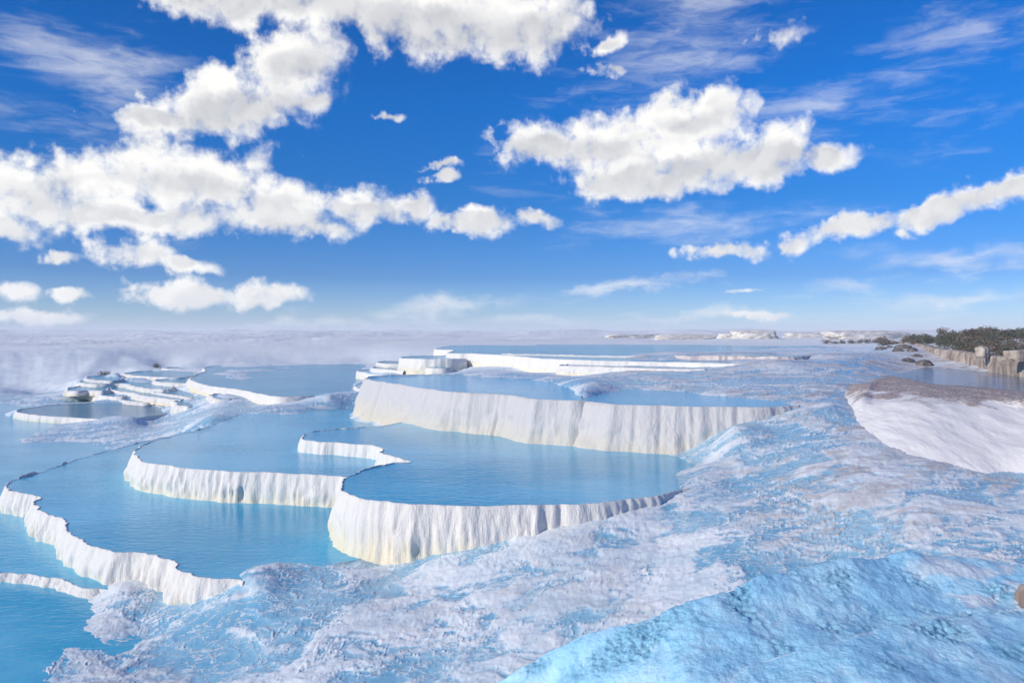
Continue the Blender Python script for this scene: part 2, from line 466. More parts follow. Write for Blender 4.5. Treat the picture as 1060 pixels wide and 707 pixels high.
# ------------------------------------------------------------------ pools
def catmull(pts, step, closed=False):
    pts = np.asarray(pts, float)
    n = len(pts)
    out = []
    for i in range(n if closed else n - 1):
        if closed:
            p0, p1, p2, p3 = (pts[(i + k) % n] for k in (-1, 0, 1, 2))
        else:
            p1, p2 = pts[i], pts[i + 1]
            p0 = pts[i - 1] if i else 2 * p1 - p2
            p3 = pts[i + 2] if i + 2 < n else 2 * p2 - p1
        # centripetal form
        t0 = 0.0
        t1 = t0 + max(np.linalg.norm((p1 - p0)[:2]), 1e-6) ** 0.5
        t2 = t1 + max(np.linalg.norm((p2 - p1)[:2]), 1e-6) ** 0.5
        t3 = t2 + max(np.linalg.norm((p3 - p2)[:2]), 1e-6) ** 0.5
        k = max(2, int(np.linalg.norm((p2 - p1)[:2]) / step))
        t = np.linspace(t1, t2, k, endpoint=False)[:, None]
        A1 = (t1 - t) / (t1 - t0) * p0 + (t - t0) / (t1 - t0) * p1
        A2 = (t2 - t) / (t2 - t1) * p1 + (t - t1) / (t2 - t1) * p2
        A3 = (t3 - t) / (t3 - t2) * p2 + (t - t2) / (t3 - t2) * p3
        B1 = (t2 - t) / (t2 - t0) * A1 + (t - t0) / (t2 - t0) * A2
        B2 = (t3 - t) / (t3 - t1) * A2 + (t - t1) / (t3 - t1) * A3
        out.append((t2 - t) / (t2 - t1) * B1 + (t - t1) / (t2 - t1) * B2)
    if not closed:
        out.append(pts[-1:])
    return np.concatenate(out)


def build_pool(label, h, lip, back, drop, flare=0.15, rib=0.06, bulge=0.0, lipw=0.022, wmat=None, rmat=None, cat='terrace pool', uneven=0.016, wiggle=0.07, name='travertine_pool', scale=1.0):
    """A travertine basin: water sheet + the rim that hangs down from its lip. lip runs with the outside on its right; a third value on a point lifts the lip there."""
    pts, amps = [], []
    for p in lip:
        x, y, z = P(p[0], p[1], h)
        a = p[2] if len(p) > 2 else 0.0
        pts.append((x, y, a))
    dist = np.mean([p[1] for p in pts])
    step = 0.028 * max(1.0, dist / 16.0)
    path = catmull(pts, step)
    amp = np.clip(path[:, 2], 0, 1); path = path[:, :2]
    zw = CZ - h
    seg = np.linalg.norm(np.diff(path, axis=0), axis=1)
    s = np.concatenate([[0], np.cumsum(seg)])
    tan = np.gradient(path, axis=0)
    tan /= np.linalg.norm(tan, axis=1)[:, None] + 1e-9
    k = max(3, int(0.12 * scale / step)) | 1
    ker = np.hanning(k + 2)[1:-1]; ker /= ker.sum()
    for c in range(2):
        tan[:, c] = np.convolve(np.pad(tan[:, c], k // 2, mode='edge'), ker, 'valid')
    tan /= np.linalg.norm(tan, axis=1)[:, None] + 1e-9
    nrm = np.stack([tan[:, 1], -tan[:, 0]], 1)
    # a wandering lip with small scallops
    wob = wiggle * fbm2(path[:, 0] * 1.7, path[:, 1] * 1.7, 3) + 0.7 * wiggle * np.abs(perlin2(path[:, 0] * 3.6, path[:, 1] * 3.6)) + 0.12 * wiggle * perlin2(path[:, 0] * 11, path[:, 1] * 11)
    path = path + nrm * wob[:, None]
    n = len(path)
    lipz = zw + (0.008 + uneven * (0.7 + fbm2(path[:, 0] * 1.1, path[:, 1] * 1.1, 3))) * (1 - 0.45 * sstep(0.0, 0.1, amp))
    lipz = lipz + amp * np.clip(perlin2(s * 1.3 + h * 7, s * 0 + 3.3) * 1.6 - 0.45, 0, 0.5) * 0.55
    lw = lipw * scale
    prof = [(-2.2 * lw, -0.30), (-1.5 * lw, -0.035), (-0.9 * lw, -0.012), (-0.3 * lw, 0.0), (0.2 * lw, -0.006), (0.8 * lw, -0.026), (1.35 * lw, -0.06)]
    nt = 26
    for j in range(1, nt + 1):
        t = j / nt
        prof.append((1.35 * lw + flare * (0.35 * t + 0.65 * t ** 2.4) + 0.03 * math.sin(min(1, t * 1.6) * math.pi), -0.055 - (drop - 0.055) * t))
    m = len(prof)
    off = np.array([p[0] for p in prof]); dz = np.array([p[1] for p in prof])
    tcol = np.clip((-dz - 0.03) / drop, 0, 1)
    X = path[:, None, 0] + nrm[:, None, 0] * off[None]
    Y = path[:, None, 1] + nrm[:, None, 1] * off[None]
    Z = lipz[:, None] + dz[None] * np.ones((n, 1))
    out = (off > 0.9 * lw)[None] * np.ones((n, 1))
    grow = 0.30 + 0.70 * sstep(0.0, 0.5, tcol)[None]
    fr = 1.0 / scale
    r1 = perlin3(X * 4.6 * fr, Y * 4.6 * fr, Z * 0.8 * fr)
    r2 = perlin3(X * 11.0 * fr + 9, Y * 11.0 * fr, Z * 1.6 * fr)
    r3 = perlin3(X * 19 * fr, Y * 19 * fr + 4, Z * 3.0 * fr)
    b1 = perlin3(X * 0.9 * fr + 3, Y * 0.9 * fr, Z * 1.1 * fr + 1)
    vary = np.clip(0.75 + 1.1 * perlin2(X * 0.8 + 31, Y * 0.8), 0.2, 1.7)
    D = vary * rib * scale * (0.8 * (0.6 - np.abs(r1) * 1.6) + 0.62 * (0.5 - np.abs(r2) * 1.5) + 0.34 * r3) + bulge * (b1 + 0.3)
    hang = np.clip(perlin3(X * 2.2 + 5, Y * 2.2, Z * 2.0), 0, 1) * 0.15 * scale * np.sin(np.clip(tcol, 0, 1) * 3.0)[None]
    D = (D + hang) * out * grow
    X = X + nrm[:, None, 0] * D; Y = Y + nrm[:, None, 1] * D
    Z = Z + out * 0.02 * r3 * sstep(0.03, 0.2, tcol)[None]
    V = np.stack([X, Y, Z], -1).reshape(-1, 3)
    cx, cy = path.mean(0)
    root = thing(name, label, cat, (cx, cy, zw), 'travertine terrace pools')
    V = V - np.array([cx, cy, zw])
    rim = grid_mesh('rim', V, n, m, {'fall': np.repeat(tcol[None], n, 0)})
    link('rim', rim, rmat or M_RIM, root)
    # water sheet out to just inside the lip
    inner = path - nrm * (0.1 * lw)
    keep = [0]
    for i in range(1, n):
        if np.linalg.norm(inner[i] - inner[keep[-1]]) > step * 1.5:
            keep.append(i)
    inner = inner[keep]
    bk = np.array([P(p[0], p[1], h)[:2] for p in back])
    poly = np.concatenate([inner, bk])
    wv = [(x - cx, y - cy, 0.0) for x, y in poly]
    me = bpy.data.meshes.new('water')
    area = 0.5 * sum(wv[i][0] * wv[(i + 1) % len(wv)][1] - wv[(i + 1) % len(wv)][0] * wv[i][1] for i in range(len(wv)))
    if area < 0:
        wv = wv[::-1]
    me.from_pydata(wv, [], [list(range(len(wv)))])
    me.update()
    link('water', me, wmat or M_WATER, root)
    # the rest of the basin's edge, under the shore
    ring = np.concatenate([inner[-1:], bk, inner[:1]])
    rp = [ring[0]]
    for i in range(1, len(ring)):
        k = max(1, int(np.linalg.norm(ring[i] - ring[i - 1]) / (step * 6)))
        rp += [ring[i - 1] + (ring[i] - ring[i - 1]) * (j / k) for j in range(1, k + 1)]
    rp = np.array(rp)
    levels = np.array([0.006, -0.03, -0.12, -0.25, -0.45])
    cen = poly.mean(0)
    o_ = rp - cen; o_ /= np.linalg.norm(o_, axis=1)[:, None] + 1e-9
    outw = np.array([0.0, 0.03, 0.06, 0.09, 0.16])
    BX = rp[:, None, 0] + o_[:, None, 0] * outw - cx; BY = rp[:, None, 1] + o_[:, None, 1] * outw - cy
    BZ = levels[None] + 0.03 * perlin2(rp[:, 0] * 3, rp[:, 1] * 3)[:, None] * (levels < -0.01)
    bme = grid_mesh('rim', np.stack([BX, BY, BZ], -1).reshape(-1, 3), len(rp), len(levels), {'fall': np.repeat((-levels / 1.2)[None], len(rp), 0)})
    link('rim', bme, rmat or M_RIM, root)
    return root


PQ = []


def pool(*a, **k):
    PQ.append((a, k))


# the big front pool, with the notch where the low curtain runs into it
pool('largest front pool, its broad white curtain hanging onto the crusty slope', 3.0,
     [(395, 441), (360, 443.5), (330, 446), (316, 449), (312, 453), (314.5, 456), (324, 457), (336, 457.8), (360, 459.6), (380, 461.5), (394, 464), (397, 469.5), (410, 474), (424, 478.2),
      (410, 480), (391, 482.8), (374, 488), (360, 495), (354, 502), (355, 508), (361, 512), (371, 515.5), (391, 519), (428, 522.6), (489, 524), (551, 523.2), (595, 522.4), (646, 518.6), (690, 511.5), (715, 506)],
     [(760, 500), (730, 480), (700, 462), (640, 452), (567, 446), (500, 436), (430, 434)], 1.25, 0.16, 0.075, 0.03)

# pool B, the mid-left basin that drains over a straight curtain
pool('mid-left pool behind a long straight fluted white curtain, below the notched pool', 3.32,
     [(250, 428, 0.1), (225, 438, 0.14), (206, 445, 0.2), (186, 449.5, 0.2), (168, 454, 0.12), (150, 460), (142, 465), (140, 471), (144, 475.5), (152, 479), (175, 482.3), (210, 486.4), (262, 489.2), (314, 491.3), (346, 492.6), (360, 494.5), (372, 495)],
     [(420, 492), (440, 470), (400, 440), (372, 423.6), (310, 424.4), (272, 426.4)], 1.0, 0.20, 0.075, 0.02)

# pool A, the lowest large basin at the left
pool('lower left pool with a bright wavy notched curtain, below the straight curtain', 4.02,
     [(170, 452.5, 0.12), (146, 458, 0.2), (112, 466.5, 0.25), (90, 473, 0.25), (68, 479.5, 0.3), (45, 488, 0.3), (27, 493.5, 0.3), (12, 499, 0.2), (6.5, 503.5), (10, 508), (22, 511), (36, 512.5), (45, 515.5), (37, 519), (36, 523), (44, 530), (56, 535.5), (67, 539), (68, 546),
      (72, 552), (84, 560), (98, 566.5), (113, 570.5), (129, 572), (146, 573), (160, 575.5), (172, 580), (182, 582.5), (184, 588), (192, 593), (208, 597.5), (230, 600), (253, 602)],
     [(262, 603), (300, 593), (345, 584), (372, 579), (390, 560), (400, 510), (300, 496), (200, 470), (190, 452)], 0.95, 0.20, 0.08, 0.04, shore=0.015)

# the lower pool outside A, dammed by a thin white ridge
pool('lowest pool at the left edge, held by a thin low white ridge', 4.55,
     [(-260, 560), (-120, 575), (-40, 586), (0, 592.5), (20, 594.5), (42, 597.5), (62, 600.8), (78, 605), (92, 609), (104, 608)],
     [(125, 612), (200, 612), (250, 590), (250, 470), (240, 425), (130, 404), (70, 404), (30, 409), (-20, 416), (-200, 412), (-420, 440), (-420, 520)], 0.30, 0.10, 0.02, 0.0, wmat=M_SHALLOW, uneven=0.02)
pool('shallow blue pool at the lower left corner, below the thin ridge', 4.685,
     [(-300, 735), (-120, 745), (20, 745), (110, 725)], [(165, 690), (178, 660), (165, 632), (130, 614), (108, 609), (60, 599), (0, 590), (-120, 572), (-300, 560)], 0.2, 0.05, 0.01, 0.0, wmat=M_SHALLOW, free=True)

# E and F, the two upper centre basins
pool('upper centre pool over a tall smooth bulging white wall, left of its twin', 1.82,
     [(470, 387.6), (440, 388), (410, 388.6), (390, 389.6), (380, 391), (379, 392.6), (386, 394.2), (402, 396.5), (421, 399.6), (440, 402.6), (459, 405.2), (480, 406.8), (499, 407.8), (520, 408.8), (532, 410), (545, 412.6), (560, 413.8), (578, 414.4), (592, 415), (606, 415)],
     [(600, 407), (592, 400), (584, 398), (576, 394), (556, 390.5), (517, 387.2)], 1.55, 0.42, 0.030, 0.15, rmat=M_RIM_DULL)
pool('upper centre pool behind the right wall of the pair, narrowing to the right', 1.85,
     [(604, 402.6), (592, 403.6), (584, 405.3), (579.5, 407.5), (581, 410.5), (588, 413.2), (600, 415.4), (612, 416.9), (630, 418.4), (646, 419.3), (675, 420.3), (705, 421), (752, 421.6), (788, 422), (810, 421.4), (828, 420)],
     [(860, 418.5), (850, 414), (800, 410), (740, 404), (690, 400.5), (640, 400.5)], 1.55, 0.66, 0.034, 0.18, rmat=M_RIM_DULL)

# G and the low bars on it, the wide upper basin
pool('wide upper pool stretching to the far plain, with a square white corner', 1.25,
     [(470, 357.6), (455, 360), (451, 361.5), (457, 362.2), (468, 362.4), (467, 364), (464.5, 365.6), (470, 366.1), (490, 366.4), (510, 367.3), (540, 369.4), (557, 371), (585, 372.6), (620, 373.6), (656, 374.4), (700, 375.2), (740, 376.4), (770, 376.8), (800, 375.6)],
     [(840, 372), (890, 365), (900, 360), (860, 357), (700, 356.4), (560, 356.4)], 1.0, 0.12, 0.04, 0.04, wmat=M_WATER_FAR)
pool('thin sheet of water held by broken low white bars on the wide upper pool', 1.2,
     [(520, 366.2), (534, 367), (574, 367.6), (582, 367.8), (600, 368.4), (640, 369.2), (672, 370), (690, 370.3), (704, 370.8)],
     [(760, 368), (860, 360), (840, 356.6), (700, 356), (560, 356)], 0.12, 0.05, 0.01, 0.0, wmat=M_WATER_FAR, uneven=0.03)
pool('brown stained low pool with a rough rim beside the wide upper pool', 1.06,
     [(700, 367.6), (704, 368.4), (730, 368.9), (760, 369.2), (790, 369.6), (818, 369.8), (832, 369.2)],
     [(850, 367), (830, 365.4), (700, 365.4)], 0.42, 0.08, 0.07, 0.05, wmat=M_WATER_DARK, rmat=M_BROWN, wiggle=0.12, uneven=0.03)
pool('narrow pool with a rounded left end, under the wall of the wide upper pool', 1.45,
     [(592, 376.8), (584, 377.6), (580, 378.6), (584, 379), (613, 379.8), (651, 381), (700, 382.2), (730, 382.6)],
     [(740, 380), (700, 377.6), (640, 376.4)], 0.5, 0.14, 0.03, 0.04, wmat=M_WATER_DARK)

# H and the small steps left of it
pool('small square pool with a tall white front, left of the wide upper pool', 1.55,
     [(440, 368.4), (424, 369), (415, 370.2), (417, 371.1), (436, 371.8), (452, 371.9), (468, 371.8), (482, 371.4)], [(486, 370), (475, 368)], 1.05, 0.10, 0.05, 0.03, wmat=M_WATER_FAR, free=True)
pool('tiny white step at the foot of the small square pool', 2.02, [(446, 380), (443, 381), (450, 381.4), (458, 381.4), (466, 381)], [(468, 380), (455, 379.4)], 0.5, 0.08, 0.03, 0.02, wmat=M_WATER_FAR, free=True)
pool('topmost of three low steps beside the small square pool', 2.05, [(400, 373.6), (391, 375), (395, 376.2), (405, 377), (418, 377)], [(422, 375.5), (415, 374)], 0.4, 0.08, 0.03, 0.02, wmat=M_WATER_DARK, free=True)
pool('middle of three low steps beside the small square pool', 2.3, [(395, 378.6), (386.5, 380), (388, 381.6), (401, 382.8), (418, 383.8)], [(424, 381), (410, 379)], 0.5, 0.12, 0.03, 0.03, wmat=M_WATER_DARK, free=True)
pool('lowest of three low steps, its foot in the far teal pool', 2.52, [(382, 382.4), (373, 383.2), (371.5, 384.6), (378, 385.8), (388, 388), (400, 389)], [(405, 386), (395, 383)], 0.6, 0.12, 0.03, 0.04)
pool('pair of white lumps with a puddle between, by the teal pool', 2.86, [(378, 395.6), (371, 397), (369, 400), (373, 402.6), (381, 403)], [(386, 400), (384, 396)], 0.5, 0.12, 0.03, 0.05)

# J, the teal basin upper left, and the staircase of little basins
pool('far teal pool at the upper left behind a lumpy white curtain', 3.0,
     [(232, 376.6), (220, 378.6), (211, 381, 0.1), (213, 384, 0.15), (207, 386.5), (201, 389.5), (197, 392.5, 0.2), (204, 396), (212, 398.5, 0.1), (224, 400.8), (240, 402.6), (256, 405, 0.05), (270, 408), (290, 411), (306, 410.8), (326, 409.6)],
     [(340, 412), (376, 404), (384, 390), (376, 375.6), (300, 375.2)], 0.62, 0.22, 0.05, 0.10, wmat=M_WATER_FAR)
STEPS = [
    ('highest small step pool under the left bank', 2.78, [(182, 380), (170, 381), (176, 382), (198, 382.6), (214, 382.4)], [(214, 380.4), (198, 379.6)], 0.25),
    ('long narrow step pool with a dark strip of water, just under the highest step', 2.9, [(134, 385.6), (128.5, 386.6), (136, 388.4), (150, 389.6), (164, 390.6), (180, 391.4), (192, 390.6)], [(204, 387), (198, 384), (160, 383.6)], 0.45),
    ('boxy step pool pressed against the lumpy curtain of the teal pool', 2.98, [(166, 392.8), (164, 395.3), (172, 396.2), (188, 396.8), (200, 397)], [(206, 394), (196, 391.5)], 0.5),
    ('small step pool at the left end of the staircase', 3.05, [(97, 389.4), (90, 391), (94, 393), (104, 394), (116, 394.4)], [(130, 391), (126, 388.5), (108, 388.6)], 0.3),
    ('winding step pool in the middle of the staircase', 3.25, [(92, 393.4), (83, 395), (90, 397.2), (104, 398), (118, 397.4), (128, 397.4), (142, 400.6), (158, 402.8), (172, 403.4)], [(180, 400), (164, 396.4), (130, 393.6)], 0.36),
    ('step pool with a short curtain below the winding one', 3.42, [(150, 402.6), (157, 405), (166, 407), (184, 409.6), (198, 411.4)], [(204, 408), (190, 403.6), (170, 402)], 0.4),
    ('leftmost step pool, a cluster of white knobs', 3.5, [(74, 401), (70, 403), (72, 404.4), (80, 405), (92, 404.4), (107, 405)], [(112, 401), (96, 398)], 0.35),
    ('broad step pool with a pale curtain near the foot of the staircase', 3.55, [(112, 400.6), (110, 402.4), (124, 405), (140, 407.4), (150, 410), (166, 412), (186, 414.2)], [(190, 410), (160, 405), (135, 401)], 0.42),
    ('low step pool whose short straight wall stands in the blue pool', 3.75, [(84, 403), (82, 405), (92, 406), (103, 408.6), (116, 410.4), (126, 411)], [(130, 408), (112, 404)], 0.5),
    ('lowest step pool, its wall curving into the dark pool', 3.95, [(100, 409.4), (108, 411.6), (118, 412.6), (128, 414.6), (140, 416.4), (152, 417)], [(160, 414.6), (140, 411), (118, 409)], 0.3),
    ('lone white ledge near the dark pool below the staircase', 3.6, [(184, 414.6), (183, 418), (188, 420.2), (196, 420.6), (203, 419.4)], [(202, 416.4), (192, 414.4)], 0.55),
    ('white ledge under the lumpy curtain, among small puddles', 3.0, [(222, 408), (221, 411.4), (228, 413.4), (238, 413), (247, 412)], [(246, 409), (234, 407.6)], 0.45),
]
for (lab, h, lip, back, drop) in STEPS:
    h = 3.0 + (h - 2.6) * 0.8
    pool(lab, h, [back[-1]] + lip + [back[0]], back, drop, 0.14, 0.05, 0.08, wmat=M_WATER_FAR, lipw=0.035, uneven=0.03, wiggle=0.12, auto=True)
pool('dark blue pool with a thin curved white rim, off the foot of the staircase', 4.24,
     [(24, 423.2), (18, 424.6), (17, 426), (21, 427.6), (34, 429.6), (51, 431), (70, 432), (90, 433.4), (104, 434.6)],
     [(140, 433), (180, 427), (190, 419), (172, 415.6), (110, 416), (51, 419.4)], 0.45, 0.12, 0.05, 0.02, wmat=M_WATER_DARK, auto=True)


# the ground is fitted to the survey: it meets the water at every open shore and stays below it along every lip
for a_, k_ in PQ:
    lab_, h_, lip_, back_, drop_ = a_[:5]
    for q_ in (() if k_.get('free') else back_):
        CTRL.append((q_[0], q_[1], h_ - k_.get('shore', 0.06)))
    for q_ in ((lip_[0], lip_[-1]) if k_.get('auto') else ()):
        CTRL.append((q_[0], q_[1], h_ - 0.01))
    if k_.get('auto'):
        for q_ in lip_[2:-2:2]:
            CTRL.append((q_[0], q_[1], h_ + 0.85 * drop_))
cp = np.array([P(*c) for c in CTRL])
# thin out survey points that fall on top of each other
_keep = []
for i_, p_ in enumerate(cp):
    uv_ = warp_uv(cp[i_:i_ + 1, 0], cp[i_:i_ + 1, 1])[0]
    if all(abs(uv_ - u_).max() > 0.012 for u_ in _keep_uv) if (_keep_uv := [w_[1] for w_ in _keep]) else True:
        _keep.append((i_, uv_))
cp = cp[[i_ for i_, _ in _keep]]
far = []
for uu in np.linspace(-1.6, 1.6, 9):
    far += [(uu * 200, 200.0, CZ - 0.5 + 0.2 * math.sin(uu * 5)), (uu * 600, 600.0, CZ + 0.8), (uu * 1600, 1600.0, CZ + 3.0)]
cp = np.concatenate([cp, np.array(far)])
cuv = warp_uv(cp[:, 0], cp[:, 1])
_w = tps_fit(cuv, cp[:, 2])
build_ground()
for a_, k_ in PQ:
    k_.pop('auto', None); k_.pop('free', None); k_.pop('shore', None)
    build_pool(*a_, **k_)


# ------------------------------------------------------------------ lofted banks
def loft(name, cols, nu, nv, amp, freq, mat, label, cat, crest_rows, pit=False, crest_col=None, stretch=(1, 1, 1)):
    cols = [np.array(c, float) for c in cols]
    rows = len(cols[0])
    # interpolate along columns then across
    def interp(arr, k):
        n = len(arr)
        t = np.linspace(0, n - 1, k)
        i = np.minimum(t.astype(int), n - 2); f = (t - i)[:, None]
        p0 = arr[np.maximum(i - 1, 0)]; p1 = arr[i]; p2 = arr[i + 1]; p3 = arr[np.minimum(i + 2, n - 1)]
        m1 = (p2 - p0) * 0.5; m2 = (p3 - p1) * 0.5
        return (2 * f**3 - 3 * f**2 + 1) * p1 + (f**3 - 2 * f**2 + f) * m1 + (-2 * f**3 + 3 * f**2) * p2 + (f**3 - f**2) * m2
    down = np.stack([interp(c, nv) for c in cols])            # ncol, nv, 3
    full = np.stack([interp(down[:, j], nu) for j in range(nv)], 1)   # nu, nv, 3
    v = np.linspace(0, rows - 1, nv)[None] * np.ones((nu, 1))
    X, Y, Z = full[..., 0], full[..., 1], full[..., 2]
    dX = np.gradient(full, axis=0); dV = np.gradient(full, axis=1)
    N = np.cross(dX, dV); N /= np.linalg.norm(N, axis=-1)[..., None] + 1e-9
    if N[..., 2].mean() < 0:
        N = -N
    s = stretch
    n = sum((0.52 ** i) * perlin3(X * freq * s[0] * 2 ** i, Y * freq * s[1] * 2 ** i, Z * freq * s[2] * 2 ** i + i) for i in range(5))
    fine = perlin3(X * 14, Y * 14, Z * 14) * 0.012 + perlin3(X * 30, Y * 30, Z * 30) * 0.006
    pits = sstep(0.12, 0.55, perlin3(X * 1.3 + 8, Y * 1.6, Z * 1.3) + 0.5 * perlin3(X * 3.1, Y * 3.1, Z * 3.1))
    D = amp * n
    if pit:
        D = D + fine * (0.4 + 2.0 * pits) - 0.03 * pits * np.abs(perlin3(X * 5, Y * 5, Z * 5) + 0.6 * perlin3(X * 12, Y * 12, Z * 12))
    full = full + N * D[..., None]
    if crest_col is not None:
        crest = crest_col(v, X, Y, Z)
    else:
        crest = sstep(crest_rows[1], crest_rows[0], v)
    o = link(name, grid_mesh(name, full.reshape(-1, 3), nu, nv, {'crest': crest, 'pit': pits}), mat)
    # stand it on its own base
    c = full.reshape(-1, 3).mean(0); c[2] = full[..., 2].min()
    o.data.transform(__import__('mathutils').Matrix.Translation((-c[0], -c[1], -c[2])))
    o.location = c
    return tag(o, label, cat)


BANK = [
    [(880, 398, 1.62), (876, 404, 1.72), (872, 414, 1.88), (870, 425, 2.06), (869, 438, 2.24)],
    [(900, 396, 1.45), (896, 402, 1.5), (890, 412, 1.65), (886, 425, 1.9), (884, 440, 2.15)],
    [(918, 390, 1.4), (914, 394, 1.38), (905, 415, 1.68), (898, 432, 1.97), (893, 450, 2.27)],
    [(960, 397, 1.45), (955, 401, 1.40), (940, 416, 1.6), (925, 440, 2.0), (915, 462, 2.35)],
    [(1000, 401, 1.47), (998, 405, 1.40), (975, 420, 1.62), (960, 448, 2.05), (945, 475, 2.45)],
    [(1030, 403, 1.47), (1030, 408, 1.40), (1020, 424, 1.65), (1010, 456, 2.12), (1000, 488, 2.55)],
    [(1065, 406, 1.47), (1065, 412, 1.40), (1065, 424, 1.6), (1065, 460, 2.1), (1065, 496, 2.6)],
    [(1200, 416, 1.47), (1200, 424, 1.40), (1200, 440, 1.6), (1200, 480, 2.1), (1200, 525, 2.6)],
    [(1400, 440, 1.47), (1400, 448, 1.40), (1400, 470, 1.6), (1400, 520, 2.1), (1400, 580, 2.65)],
    [(1700, 500, 1.8), (1700, 510, 1.85), (1700, 535, 2.1), (1700, 590, 2.6), (1700, 650, 3.1)],
    [(2000, 560, 2.8), (2000, 575, 2.9), (2000, 600, 3.1), (2000, 650, 3.4), (2000, 720, 3.8)],
]
bank_cols = []
for c in BANK:
    w = [P(*p) for p in c]
    a = np.array(w[0]); b = np.array(w[-1])
    w = [tuple(a + np.array([0.1, 0.5, -0.5]))] + w + [tuple(b + np.array([-0.12, -0.25, -0.35]))]
    bank_cols.append(w)
loft('travertine_bank', bank_cols, 460, 160, 0.042, 1.0, M_BANK, 'tall smooth white bank with a rough brown crest beside the channel', 'bank', None, False,
     lambda v, X, Y, Z: sstep(3.7, 1.9, v + 0.6 * perlin2(X * 1.1, Y * 0.6) + 0.5 * perlin2(X * 3.1, Y * 1.6)), (1.6, 0.6, 0.6))

MOUND = [
    [(495, 716, 4.6), (530, 730, 4.6), (570, 770, 4.7), (610, 840, 4.7)],
    [(525, 706, 4.15), (560, 720, 4.2), (600, 760, 4.3), (640, 830, 4.3)],
    [(571, 675, 3.78), (600, 697, 3.85), (640, 730, 3.9), (690, 800, 4.0)],
    [(628, 655, 3.5), (655, 682, 3.6), (690, 720, 3.7), (740, 790, 3.8)],
    [(680, 640, 3.3), (705, 668, 3.42), (735, 705, 3.5), (790, 780, 3.6)],
    [(745, 618, 3.1), (768, 650, 3.28), (795, 688, 3.42), (840, 770, 3.5)],
    [(806, 595, 2.95), (825, 630, 3.2), (850, 670, 3.35), (890, 760, 3.45)],
    [(874, 583, 2.9), (885, 617, 3.15), (905, 655, 3.33), (950, 750, 3.4)],
    [(931, 576, 2.9), (945, 607, 3.12), (965, 645, 3.3), (1010, 740, 3.4)],
    [(1000, 578, 2.97), (1005, 605, 3.12), (1015, 638, 3.28), (1070, 730, 3.4)],
    [(1075, 586, 3.05), (1078, 610, 3.15), (1080, 634, 3.28), (1150, 720, 3.4)],
    [(1200, 600, 3.1), (1210, 620, 3.2), (1220, 645, 3.3), (1300, 730, 3.4)],
    [(1380, 620, 3.5), (1395, 645, 3.6), (1410, 680, 3.7), (1500, 760, 3.9)],
    [(1560, 650, 4.2), (1575, 680, 4.3), (1590, 720, 4.4), (1700, 800, 4.6)],
]
mc = []
for c in MOUND:
    w = [np.array(P(*p)) for p in c]
    out = np.array([-0.45, 0.75, 0.0])
    w = [w[0] + out * 1.5 + (0, 0, -1.2), w[0] + out * 0.55 + (0, 0, -0.34), w[0] + out * 0.16 + (0, 0, -0.06)] + w
    mc.append(w)
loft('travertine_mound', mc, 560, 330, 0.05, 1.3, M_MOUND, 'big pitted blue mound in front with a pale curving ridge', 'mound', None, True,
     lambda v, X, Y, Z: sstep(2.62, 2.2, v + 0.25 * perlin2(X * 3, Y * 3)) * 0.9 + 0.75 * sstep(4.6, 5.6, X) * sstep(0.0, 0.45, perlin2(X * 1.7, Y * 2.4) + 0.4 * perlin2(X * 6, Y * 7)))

MOUND2 = [
    [(745, 716, 3.52), (762, 745, 3.6), (800, 830, 3.7)],
    [(780, 692, 3.42), (800, 725, 3.5), (840, 820, 3.6)],
    [(823, 676, 3.30), (845, 712, 3.38), (890, 810, 3.5)],
    [(881, 663, 3.22), (905, 700, 3.3), (960, 800, 3.4)],
    [(931, 650, 3.2), (960, 690, 3.3), (1030, 790, 3.4)],
    [(981, 641, 3.2), (1010, 685, 3.32), (1090, 780, 3.4)],
    [(1065, 633, 3.2), (1090, 680, 3.32), (1170, 770, 3.4)],
    [(1200, 640, 3.2), (1230, 685, 3.32), (1330, 770, 3.4)],
    [(1400, 670, 3.6), (1430, 715, 3.75), (1540, 800, 4.0)],
    [(1600, 700, 4.3), (1640, 750, 4.5), (1750, 830, 4.8)],
]
mc = []
for c in MOUND2:
    w = [np.array(P(*p)) for p in c]
    out = np.array([-0.45, 0.75, 0.0])
    w = [w[0] + out * 0.8 + (0, 0, -0.8), w[0] + out * 0.3 + (0, 0, -0.25), w[0] + out * 0.10 + (0, 0, -0.05)] + w
    mc.append(w)
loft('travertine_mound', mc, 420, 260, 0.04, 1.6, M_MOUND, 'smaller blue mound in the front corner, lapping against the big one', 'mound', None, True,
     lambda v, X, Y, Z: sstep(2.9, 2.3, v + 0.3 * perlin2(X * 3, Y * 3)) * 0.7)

# ------------------------------------------------------------------ channel, stone wall
ch = [P(p[0], p[1], 1.5) for p in [(905, 390), (935, 386), (960, 379), (1000, 381), (1060, 388), (1200, 400), (1400, 425), (1400, 450), (1200, 425), (1060, 412), (1000, 406), (950, 402)]]
me = bpy.data.meshes.new('channel_water')
me.from_pydata([tuple(p) for p in ch][::-1], [], [list(range(len(ch)))])
tag(link('channel_water', me, M_CHANNEL), 'still brownish blue water in the channel below the stone wall', None, None, 'structure')


